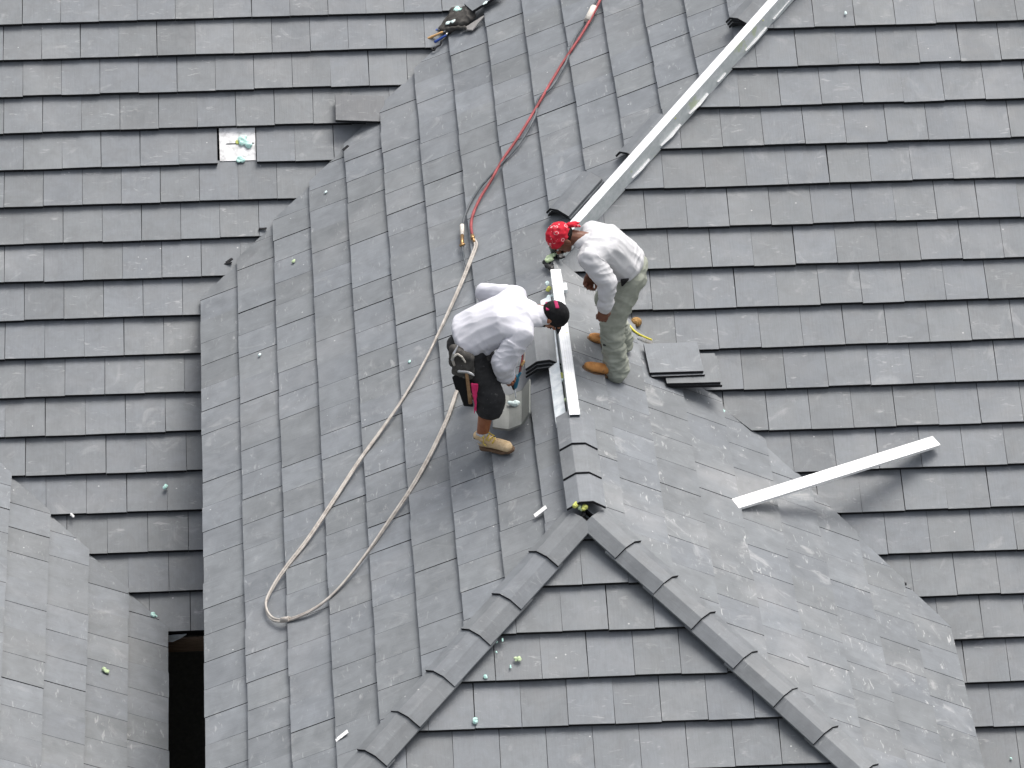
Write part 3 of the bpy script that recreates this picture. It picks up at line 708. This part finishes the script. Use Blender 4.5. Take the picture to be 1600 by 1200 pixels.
def hand_prims(w, d, n, side=1, curl=(.5, .7, .5), k=1.0, spread=.012):
    """w wrist, d towards the knuckles, n out of the palm (fingers curl towards it), side = which edge carries the thumb"""
    d = V(d).normalized(); n = (V(n) - d * V(n).dot(d)).normalized(); l = n.cross(d) * side; w = V(w); out = []
    B = lambda a, b, c: w + (d * a + l * b + n * c) * k
    out.append(hull(ell(B(.0, 0, 0), .024 * k), ell(B(.03, .024, 0), .018 * k), ell(B(.03, -.022, 0), .018 * k), ell(B(.085, .032, 0), .013 * k), ell(B(.088, .01, -.002), .014 * k), ell(B(.086, -.012, -.001), .014 * k), ell(B(.078, -.032, 0), .012 * k)))
    for i, (b, L3) in enumerate(((.033, .072), (.0115, .08), (-.0105, .075), (-.031, .058))):
        p = B(.086 - (.008 if i == 3 else 0), b, 0); th = 0; ps = [p]; rs = [.0102 * k]
        for j, (fr_, c_) in enumerate(((.44, curl[0]), (.31, curl[1]), (.25, curl[2]))):
            th += c_ * (1 + .12 * i); p = p + (d * math.cos(th) + n * math.sin(th) + l * (b * spread * 12)) .normalized() * L3 * fr_ * k
            ps.append(p); rs.append((.0095 - .0009 * j) * k)
        out += chain(ps, rs)
    t0 = B(.022, .026, .006); t1 = B(.052, .05, .016); t2 = B(.08, .05, .034); t3 = B(.098, .042, .046)
    out += chain([t0, t1, t2, t3], [.016 * k, .013 * k, .0105 * k, .008 * k])
    return out
def boot(parent, heel, toe, nrm, mat, high=.13, lacem=None, cuffm=None, k=1.0):
    """heel and toe on the ground; returns ankle point"""
    d = V(toe) - V(heel); n = V(nrm).normalized(); d = (d - n * d.dot(n)); L = d.length; d.normalize(); l = n.cross(d)
    P = lambda a, b, c: V(heel) + d * (a * L) + l * b * k + n * c * k
    m = Matrix((d, l, n)).transposed()
    up = [hull(ell(P(.14, 0, .062), (.042, .036, .036), m), ell(P(.45, .004, .06), (.05, .04, .034), m)),
          hull(ell(P(.45, .004, .062), (.05, .041, .036), m), ell(P(.8, .004, .048), (.045, .045, .03), m), ell(P(.88, .0, .044), (.032, .036, .026), m)),
          hull(ell(P(.16, 0, .07), (.042, .036, .03), m), ell(P(.42, 0, .075), (.045, .036, .03), m), ell(P(.20, 0, high), (.05, .043, .014), m)),
          hull(ell(P(.20, 0, high), (.052, .045, .012), m), ell(P(.20, 0, high + .012), (.050, .043, .01), m))]
    b = obj('boot', skin(up, .0045, 3, lambda p, nn: .003 * noise.noise(p * 26) + .0015 * ridged(p, 40, 40, 40)), mat, parent)
    sp = [hull(*[ell(P(a, bb, .017), (.012, .012, .015), m) for a, bb in ((.03, .022), (.03, -.022), (.0 + .1, .036), (.1, -.036), (.26, .034), (.26, -.034))]),
          hull(*[ell(P(a, bb, .019), (.012, .012, .011), m) for a, bb in ((.26, .034), (.26, -.032), (.5, .038), (.5, -.034), (.72, .048), (.72, -.044), (.93, .022), (.93, -.022), (.97, 0))])]
    obj('sole', skin(sp, .004, 1), M['sole'], b)
    if lacem:
        bm = bmesh.new(); prev = None
        for i in range(5):
            t = i / 4; a = .55 - .27 * t; c = .098 + (high - .085) * t; s = 1 if i % 2 else -1
            p = P(a, .026 * s, c - .008); q = P(a - .02, -.026 * s, c); tp = P(a + .03, 0, c + .006)
            tube(bm, crom([p, tp, q], 3), .0042, 6)
        for s in (-1, 1): tube(bm, crom([P(.3, 0, high + .005), P(.4, .03 * s, high + .004), P(.36, .045 * s, high - .03), P(.42, .05 * s, high - .05)], 4), .0036, 6)
        obj('lace', bm, lacem, b)
    if cuffm:
        bm = skin([hull(ell(P(.13, 0, high - .002), (.03, .045, .016), m), ell(P(.2, 0, high + .004), (.05, .0465, .012), m))], .004, 2); obj('collar', bm, cuffm, b)
    return P(.2, 0, high - .03), d, n
nE = V((S, 0, 1)).normalized()

# ---- person with the red bandana, standing on the right slope
pr = empty('person', on('E', 945, 575), 'person in red bandana, off white long sleeves and olive trousers bending over the ridge', 'person')
h1, t1 = on('E', 964, 592, .012), on('E', 908, 577, .012)
t2 = on('E', 915, 532, .012); h2 = t2 + (h1 - t1)
a1, d1, _ = boot(pr, h1, t1, nE, M['boot_o'], .12)
a2, d2, _ = boot(pr, h2, t2, nE, M['boot_o'], .12)
hipc = V((.475, 2.12, .60)); hn, hf = V((.47, 2.02, .58)), V((.47, 2.22, .58))
kn1 = V((.335, 1.935, .245)); kn2 = V((.33, 2.28, .25))
shc = V((.185, 2.035, .90)); tax = (shc - hipc).normalized(); lat = V((0, 1, 0)); bk = tax.cross(lat); bk = bk if bk.z > 0 else -bk
tm = Matrix((lat, tax, bk)).transposed()
s1, s2 = V((.165, 1.875, .86)), V((.205, 2.215, .87))
e1 = aty(951, 443, 1.79); w1 = aty(944, 481, 1.77); hd1 = aty(941, 497, 1.76)
e2 = V((.275, 2.30, .66)); w2 = aty(922, 428, 2.24); hd2 = aty(917, 455, 2.20)
hm = hframe((-.42, -.22, -.85), (-.85, -.12, .48)); hc = aty(877, 372, 2.05)
body = head_prims(hc, hm, 1.0) + [cap(hc + hm @ V((0, -.03, -.04)), .055, shc + V((.0, 0, .0)), .062)]
body += [hull(ell(hipc, (.11, .15, .1)), ell(shc - tax * .1, (.16, .09, .09), tm))]
body += chain([s1, e1, w1], [.055, .044, .03]) + chain([s2, e2, w2], [.055, .042, .03])
body += hand_prims(w1, hd1 - w1, V((-.1, 1, .1)), -1, (.55, .8, .5)) + hand_prims(w2, hd2 - w2, V((.3, -1, .0)), 1, (.75, .95, .6))
body += chain([hn, kn1, a1], [.075, .055, .045]) + chain([hf, kn2, a2], [.075, .055, .045])
pb = obj('body', skin(body, .0045, 2), M['skin_r'], pr)
for s in (-1, 1):
    obj('eye', skin([ell(hc + hm @ V((.031 * s, .083, .004)), .0115)], .003, 0), M['sock'], pr)
def folds_r(p, n):
    q = tm.transposed() @ (p - hipc); w = ridged(V((q.x * 7, q.y * 4, q.z * 7)), 1, 1, 1) * .009 + ridged(V((q.x * 16, q.y * 6, q.z * 14)), 1, 1, 1, 3) * .005
    lo = max(0, 1 - abs(q.y - .10) / .12); w += lo * ridged(V((q.x * 8, q.y * 26, q.z * 5)), 1, 1, 1, 7) * .008
    return w
sh = [hull(ell(hipc + tax * .035 + bk * .018, (.185, .05, .142), tm), ell(hipc + tax * .17 + bk * .035, (.182, .08, .142), tm)),
      hull(ell(hipc + tax * .17 + bk * .035, (.182, .08, .142), tm), ell(hipc + tax * .32 + bk * .045, (.198, .08, .14), tm)),
      hull(ell(hipc + tax * .32 + bk * .045, (.198, .08, .135), tm), ell(shc + bk * .01, (.12, .05, .08), tm), ell(s1, .07), ell(s2, .07)),
      hull(ell(shc, (.09, .04, .07), tm), ell(shc.lerp(hc, .42) , (.06, .03, .058), tm))]
sh += chain([s1, s1.lerp(e1, .5), e1], [.074, .067, .06]) + chain([e1, e1.lerp(w1, .6), w1 - (w1 - e1).normalized() * .015], [.06, .05, .043])
sh += chain([s2, e2], [.07, .058]) + [cap(e2, .056, e2.lerp(w2, .18), .052)]
def fold_sh(p, n):
    w = folds_r(p, n)
    for a, b in ((s1, e1), (e1, w1)):
        t = (p - a).dot((b - a)) / (b - a).length_squared; c = a + (b - a) * max(0, min(1, t))
        if (p - c).length < .075: w += ridged(V((p.x * 9, p.y * 9, p.z * 24)), 1, 1, 1, 5) * .0075; break
    return w
obj('shirt', skin(sh, .006, 4, fold_sh), M['shirt_g'], pr)
tr = [hull(ell(hipc + V((.0, 0, .05)), (.125, .155, .06)), ell(hn + V((0, 0, -.03)), (.115, .088, .08)), ell(hf + V((0, 0, -.03)), (.115, .088, .08)))]
for hh, kk, aa, dd_ in ((hn, kn1, a1, d1), (hf, kn2, a2, d2)):
    cf = aa + V((.0, 0, .01))
    tr += chain([hh, hh.lerp(kk, .55), kk, kk.lerp(cf, .6), cf, cf + V((.012, 0, -.035))], [.105, .094, .082, .074, .074, .072])
def fold_tr(p, n):
    low = max(0, min(1, (.30 - p.z) / .3)); q = p
    return ridged(V((q.x * 8, q.y * 8, q.z * 13)), 1, 1, 1, 2) * (.009 + .006 * low) + ridged(V((q.x * 13, q.y * 10, q.z * 34)), 1, 1, 1, 9) * (.003 + .010 * low)
trs = obj('trousers', skin(tr, .006, 3, fold_tr), M['trouser'], pr)
# hip pocket opening and its dark lining
pk = aty(975, 442, 1.905); 
bm = skin([hull(ell(pk + V((-.018, 0, .022)), (.007, .012, .01)), ell(pk + V((-.012, 0, -.018)), (.008, .012, .01)), ell(pk + V((.03, 0, .03)), (.006, .012, .006)))], .004, 1); obj('pocket', bm, M['black'], trs)
for u, v, y in ((949, 536, 1.86), (945, 539, 1.86), (956, 534, 1.86)):
    obj('torn_patch', skin([ell(aty(u, v, y), (.016, .012, .008))], .004, 1), M['short'], trs)
# bandana with its knot and tails
Pb = lambda x, y, z: hc + hm @ V((x, y, z))
bd = [ell(Pb(0, -.012, .026), (.083, .103, .092), hm)]
bbm = skin(bd, .005, 2, lambda p, n: .006 * ridged(p, 16, 24, 18) + .003 * noise.noise(p * 40), cuts=[(Pb(0, .0, -.002), hm @ V((0, .22, -1)))])
bnd = obj('bandana', bbm, M['bandana'], pr)
kt = Pb(.0, -.112, -.012)
obj('knot', skin([ell(kt, (.026, .02, .02), hm), hull(ell(kt, .016), ell(Pb(-.03, -.13, -.05), .012), ell(Pb(-.02, -.135, -.085), .006)), hull(ell(kt, .016), ell(Pb(.03, -.13, -.055), .012), ell(Pb(.035, -.14, -.09), .006))], .004, 2, lambda p, n: .003 * ridged(p, 40, 40, 40)), M['bandana'], bnd)
obj('hair', skin([ell(Pb(0, -.028, .0), (.077, .084, .07), hm)], .005, 1, None, cuts=[(Pb(0, -.02, 0), hm @ V((0, 1, 0)))]), M['hair'], pr)
for s in (-1, 1): obj('eyebrow', skin([hull(ell(Pb(.05 * s, .086, .018), .006), ell(Pb(.02 * s, .096, .02), .007))], .003, 0), M['hair'], pr)
obj('moustache', skin([hull(ell(Pb(-.022, .094, -.053), .007), ell(Pb(0, .104, -.048), .008), ell(Pb(.022, .094, -.053), .007))], .003, 0), M['hair'], pr)

# ---- person with the black cap, standing on the left slope with a foam gun
plm = empty('person', on('C', 778, 700), 'person in black cap, white long sleeves and black shorts aiming a foam gun downwards', 'person')
h1, t1 = on('C', 754, 698, .012), on('C', 806, 707, .012)
nL = (nC + V((.25, -.2, .4))).normalized()
t1 = h1 + (t1 - h1) * .98
b1, d1, _ = boot(plm, h1, t1, nC, M['boot_t'], .135, M['lace'], M['dark'])
h2, t2 = on('C', 733, 622, .012), on('C', 768, 612, .012)
b2, d2, _ = boot(plm, h2, t2, nC, M['boot_t'], .135, M['lace'], M['dark'])
hipc = V((-.725, 1.43, .50)); hn, hf = V((-.705, 1.33, .46)), V((-.69, 1.54, .47))
kn1 = V((-.585, 1.20, .105)); kn2 = b2.lerp(hf, .52) + V((.07, .03, 0))
shc = V((-.345, 1.415, .715)); tax = (shc - hipc).normalized(); lat = V((0.06, 1, 0)).normalized(); bk = tax.cross(lat); bk = bk if bk.z > 0 else -bk
tm2 = Matrix((lat, tax, bk)).transposed(); hip2 = hipc
s1, s2 = V((-.36, 1.235, .66)), V((-.385, 1.60, .735))
e1 = aty(786, 567, 1.17); w1 = aty(789, 588, 1.32); hd1 = aty(796, 598, 1.37)
e2 = aty(757, 456, 1.80); w2 = V((-.50, 1.80, .46))
hm = hframe((.32, -.05, -.9), (.80, -.34, .42)); hc = aty(865, 493, 1.42)
body = head_prims(hc, hm) + [cap(hc + hm @ V((0, -.03, -.05)), .058, shc, .064), hull(ell(hipc + V((.03, 0, -.02)), (.09, .13, .08)), ell(shc - tax * .1, (.15, .09, .08), tm2))]
body += chain([s1, e1, w1], [.055, .046, .031]) + chain([s2, e2, w2], [.055, .044, .031])
body += hand_prims(w1, hd1 - w1, V((.5, .4, -.7)), 1, (.9, 1.0, .7)) + hand_prims(w2, V((.2, -.1, -1)), V((.3, -1, 0)), 1, (.4, .5, .3))
body += chain([hn, kn1, kn1.lerp(b1, .4) + V((-.012, .01, 0)), b1], [.08, .055, .053, .04]) + chain([hf, kn2, b2], [.08, .055, .045])
obj('body', skin(body, .0045, 2), M['skin_l'], plm)
for s in (-1, 1):
    obj('eye', skin([ell(hc + hm @ V((.031 * s, .083, .004)), .0115)], .003, 0), M['sock'], plm)
for b_, k_ in ((b1, kn1), (b2, kn2)):
    ax_ = (k_ - b_).normalized(); obj('sock', skin(chain([b_ + ax_ * .0, b_ + ax_ * .045], [.047, .046]), .005, 2, lambda p, n: .002 * ridged(p, 10, 10, 60)), M['sock'], plm)
sh = [hull(ell(hipc - tax * .02 + bk * .01, (.205, .05, .165), tm2), ell(hipc + tax * .15 + bk * .03, (.20, .08, .155), tm2)),
      hull(ell(hipc + tax * .15 + bk * .03, (.20, .08, .155), tm2), ell(hipc + tax * .30 + bk * .03, (.215, .08, .145), tm2)),
      hull(ell(hipc + tax * .30 + bk * .03, (.215, .08, .14), tm2), ell(shc + bk * .01, (.12, .06, .085), tm2), ell(s1, .075), ell(s2, .075)),
      hull(ell(shc, (.15, .05, .09), tm2), ell(shc.lerp(hc, .46), (.095, .03, .082), tm2)), hull(ell(shc.lerp(hc, .5), (.07, .03, .068), tm2), ell(shc.lerp(hc, .74), (.064, .02, .062), tm2))]
sh += chain([s1, s1.lerp(e1, .5), e1], [.08, .076, .068]) + chain([e1, e1.lerp(w1, .5), w1 - (w1 - e1).normalized() * .0], [.066, .056, .046])
sh += chain([s2, e2, e2.lerp(w2, .75)], [.072, .06, .05])
def fold_l(p, n):
    q = tm2.transposed() @ (p - hip2); w = ridged(V((q.x * 9, q.y * 4, q.z * 6)), 1, 1, 1, 4) * .010 + ridged(V((q.x * 17, q.y * 8, q.z * 12)), 1, 1, 1, 3) * .005
    lo = max(0, 1 - abs(q.y - .12) / .14) * max(0, -q.z * 6 + .5); w += min(1, lo) * ridged(V((q.x * 7, q.y * 18, q.z * 5)), 1, 1, 1, 7) * .012
    for a, b in ((s1, e1), (e1, w1)):
        t = (p - a).dot((b - a)) / (b - a).length_squared; c = a + (b - a) * max(0, min(1, t))
        if (p - c).length < .085 and t > .3: w += ridged(V((p.x * 9, p.y * 16, p.z * 22)), 1, 1, 1, 5) * .009; break
    return w
obj('shirt', skin(sh, .006, 4, fold_l), M['shirt_w'], plm)
tr = [hull(ell(hipc + V((-.01, 0, .0)), (.13, .16, .08), tm2), ell(hn + V((0, 0, -.03)), (.115, .095, .08)), ell(hf + V((0, 0, -.03)), (.115, .095, .08)))]
for hh, kk, aa in ((hn, kn1, b1), (hf, kn2, b2)):
    dn = (aa - kk).normalized(); tr += chain([hh, hh.lerp(kk, .5), kk - dn * .03, kk + dn * .035], [.115, .108, .098, .1])
def fold_s(p, n): return ridged(V((p.x * 9, p.y * 9, p.z * 15)), 1, 1, 1, 2) * .006 + ridged(V((p.x * 14, p.y * 12, p.z * 32)), 1, 1, 1, 6) * .0035
obj('shorts', skin(tr, .006, 3, fold_s), M['short'], plm)
Pc = lambda x, y, z: hc + hm @ V((x, y, z))
cbm = skin([ell(Pc(0, -.01, .026), (.083, .104, .094), hm)], .005, 2, lambda p, n: .0012 * ridged(p, 12, 12, 12), cuts=[(Pc(0, 0, -.008), hm @ V((0, -.3, -1)))])
cp = obj('cap', cbm, M['black'], plm)
obj('bill', skin([hull(ell(Pc(-.05, .08, .008), .006), ell(Pc(.05, .08, .008), .006), ell(Pc(-.035, .135, -.004), .005), ell(Pc(.035, .135, -.004), .005))], .004, 1), M['black'], cp)
def patch_on(c, m, pts, r, mat, nm, par):
    obj(nm, skin([hull(*[ell(V(c) + m @ V(q), r) for q in pts])], .0035, 1), mat, par)
def on_ell(u, v, c, r, m):
    o = m.transposed() @ (CAMP - c); d = m.transposed() @ ray(u, v); o = V([a / b for a, b in zip(o, r)]); d = V([a / b for a, b in zip(d, r)])
    A2, B2, C2 = d.dot(d), 2 * o.dot(d), o.dot(o) - 1; q = max(0, B2 * B2 - 4 * A2 * C2); return CAMP + ray(u, v) * ((-B2 - math.sqrt(q)) / (2 * A2))
for qs in (((855, 473), (856, 484)), ((868, 471), (871, 481))):
    ps_ = [on_ell(u, v, Pc(0, -.01, .026), (.083, .104, .094), hm) for u, v in qs]
    obj('mesh_panel', skin([hull(*[ell(p + V((dx, 0, 0)), .006) for p in ps_ for dx in (-.008, .008)])], .003, 1), M['crimson'], cp)
obj('hair', skin([ell(Pc(0, -.026, .0), (.0775, .087, .075), hm)], .005, 1, None, cuts=[(Pc(0, -.0, -.02), hm @ V((0, 1, .0))), (Pc(0, 0, -.05), hm @ V((0, 0, -1)))]), M['hair'], plm)
obj('beard', skin([hull(ell(Pc(.05, .012, -.056), .022), ell(Pc(.06, .0, -.03), .014)), hull(ell(Pc(-.05, .012, -.056), .022), ell(Pc(-.06, .0, -.03), .014)), hull(ell(Pc(.045, .015, -.062), .022), ell(Pc(0, .058, -.092), .027)), hull(ell(Pc(-.045, .015, -.062), .022), ell(Pc(0, .058, -.092), .027)), hull(ell(Pc(-.024, .09, -.048), .007), ell(Pc(.024, .09, -.048), .007))], .0045, 2), M['hair'], plm)
# tool belt
Y0 = 1.185
tb = obj('tool_belt', skin([hull(ell(aty(716, 552, Y0), .034), ell(aty(735, 560, Y0), .03), ell(aty(713, 580, Y0), .03), ell(aty(733, 585, Y0), .034)), hull(ell(aty(709, 545, Y0 + .03), .03), ell(aty(708, 566, Y0 + .03), .03)), cap(aty(712, 545, 1.24), .022, aty(762, 560, 1.26), .02)], .005, 3, lambda p, n: .006 * ridged(p, 22, 22, 22)), M['pouch'], plm)
def slab(pts, th):
    return hull(*[ell(p, th) for p in pts])
obj('sheath', skin([slab([aty(710, 588, Y0 - .01), aty(727, 584, Y0 - .02), aty(726, 633, Y0), aty(738, 634, Y0 - .01)], .008), slab([aty(709, 590, Y0), aty(717, 590, Y0), aty(714, 607, Y0), aty(721, 609, Y0)], .012)], .004, 2), M['sheath'], tb)
obj('strap_loop', skin(chain([aty(709, 557, Y0 - .04), aty(715, 553, Y0 - .05), aty(722, 558, Y0 - .05), aty(727, 566, Y0 - .04)], [.009, .007, .007, .006]), .0035, 1), M['tape'], tb)
Yh = Y0 - .035
hmr = empty('hammer', aty(735, 632, Yh), 'claw hammer hanging in the tool belt of the man in shorts', 'hammer')
bm = bmesh.new(); bar(bm, aty(729, 582, Yh), aty(735, 630, Yh), .0125, .0145); obj('handle', bm, M['wood'], hmr)
obj('head', skin([cap(aty(717, 580, Yh), .013, aty(730, 581, Yh), .012), hull(ell(aty(730, 581, Yh), .012), ell(aty(738, 584, Yh - .01), .007), ell(aty(741, 587, Yh - .02), .004)), hull(ell(aty(730, 581, Yh), .012), ell(aty(738, 582, Yh + .012), .006), ell(aty(741, 585, Yh + .01), .004))], .003, 1), M['steel'], hmr)
nip = empty('nippers', aty(709, 560, Yh), 'grey steel cutters stuck in the back of the tool pouch', 'cutters')
obj('blade', skin([hull(ell(aty(715, 541, Yh + .03), .005), ell(aty(709, 553, Yh), .011), ell(aty(707, 562, Yh), .012))], .003, 1), M['steel'], nip)
bm = bmesh.new(); bar(bm, aty(707, 562, Yh), aty(710, 571, Yh), .011, .009); obj('handle', bm, M['hose_b'], nip)
rib = [slab([aty(737, 600, Yh), aty(746, 601, Yh), aty(740, 621, Yh), aty(744, 622, Yh)], .005)]
rib += chain([aty(741, 620, Yh), aty(743, 632, Yh), aty(741, 646, Yh + .01)], [.008, .006, .003]) + chain([aty(743, 620, Yh), aty(744, 635, Yh - .01), aty(744, 642, Yh)], [.006, .004, .003])
tag(obj('ribbon', skin(rib, .003, 1, lambda p, n: .003 * ridged(p, 60, 60, 20)), M['pink']), 'bright pink cord dangling from the tool belt', 'cord')
# foam gun
g0 = aty(806, 594, 1.40)
gun = empty('foam_gun', g0, 'teal and black foam gun held by the man in shorts', 'foam gun')
gp = lambda u, v, y=1.40: aty(u, v, y)
obj('gun_body', skin([hull(ell(gp(806, 588), (.014, .016, .016)), ell(gp(805, 604), (.016, .018, .016)), ell(gp(809, 592), .013)), cap(gp(808, 590), .012, gp(813, 583, 1.41), .010)], .0035, 2), M['teal'], gun)
obj('grip', skin([hull(ell(gp(803, 587), .015), ell(gp(801, 600), .014), ell(gp(803, 607), .012)), cap(gp(800, 600), .011, gp(783, 597, 1.36), .011), cap(gp(783, 597, 1.36), .010, gp(780, 592, 1.34), .008)], .0035, 2), M['dark'], gun)
bm = bmesh.new(); bar(bm, gp(804, 606), gp(806, 622), .0055, .004); obj('nozzle', bm, M['memb'], gun)
for k, (du, mt) in enumerate(((0, 'hose_r'), (3, 'hose_b'))):
    ps_ = [gp(811 + du * .5, 588, 1.41), gp(813 + du, 574, 1.43), gp(816 + du, 560, 1.47), gp(814 + du, 546, 1.52), gp(800, 545, 1.6), gp(770, 562, 1.68), on('C', 735, 582, .06), on('C', 722, 588, .03)]
    bm = bmesh.new(); tube(bm, crom(ps_, 6), .0062); obj('feed_hose', bm, M[mt], gun)
bm = bmesh.new(); bar(bm, gp(814, 572, 1.43), gp(819, 564, 1.46), .012); obj('connector', bm, M['brass'], gun)
fd = tray @ V((.27, -.01, -.022))
tag(lump(fd, (0, 0, 1), .05, M['foam_w'], 'foam_dab', None, 77, .9), 'fresh pale foam dab inside the upturned ridge tile', 'foam')
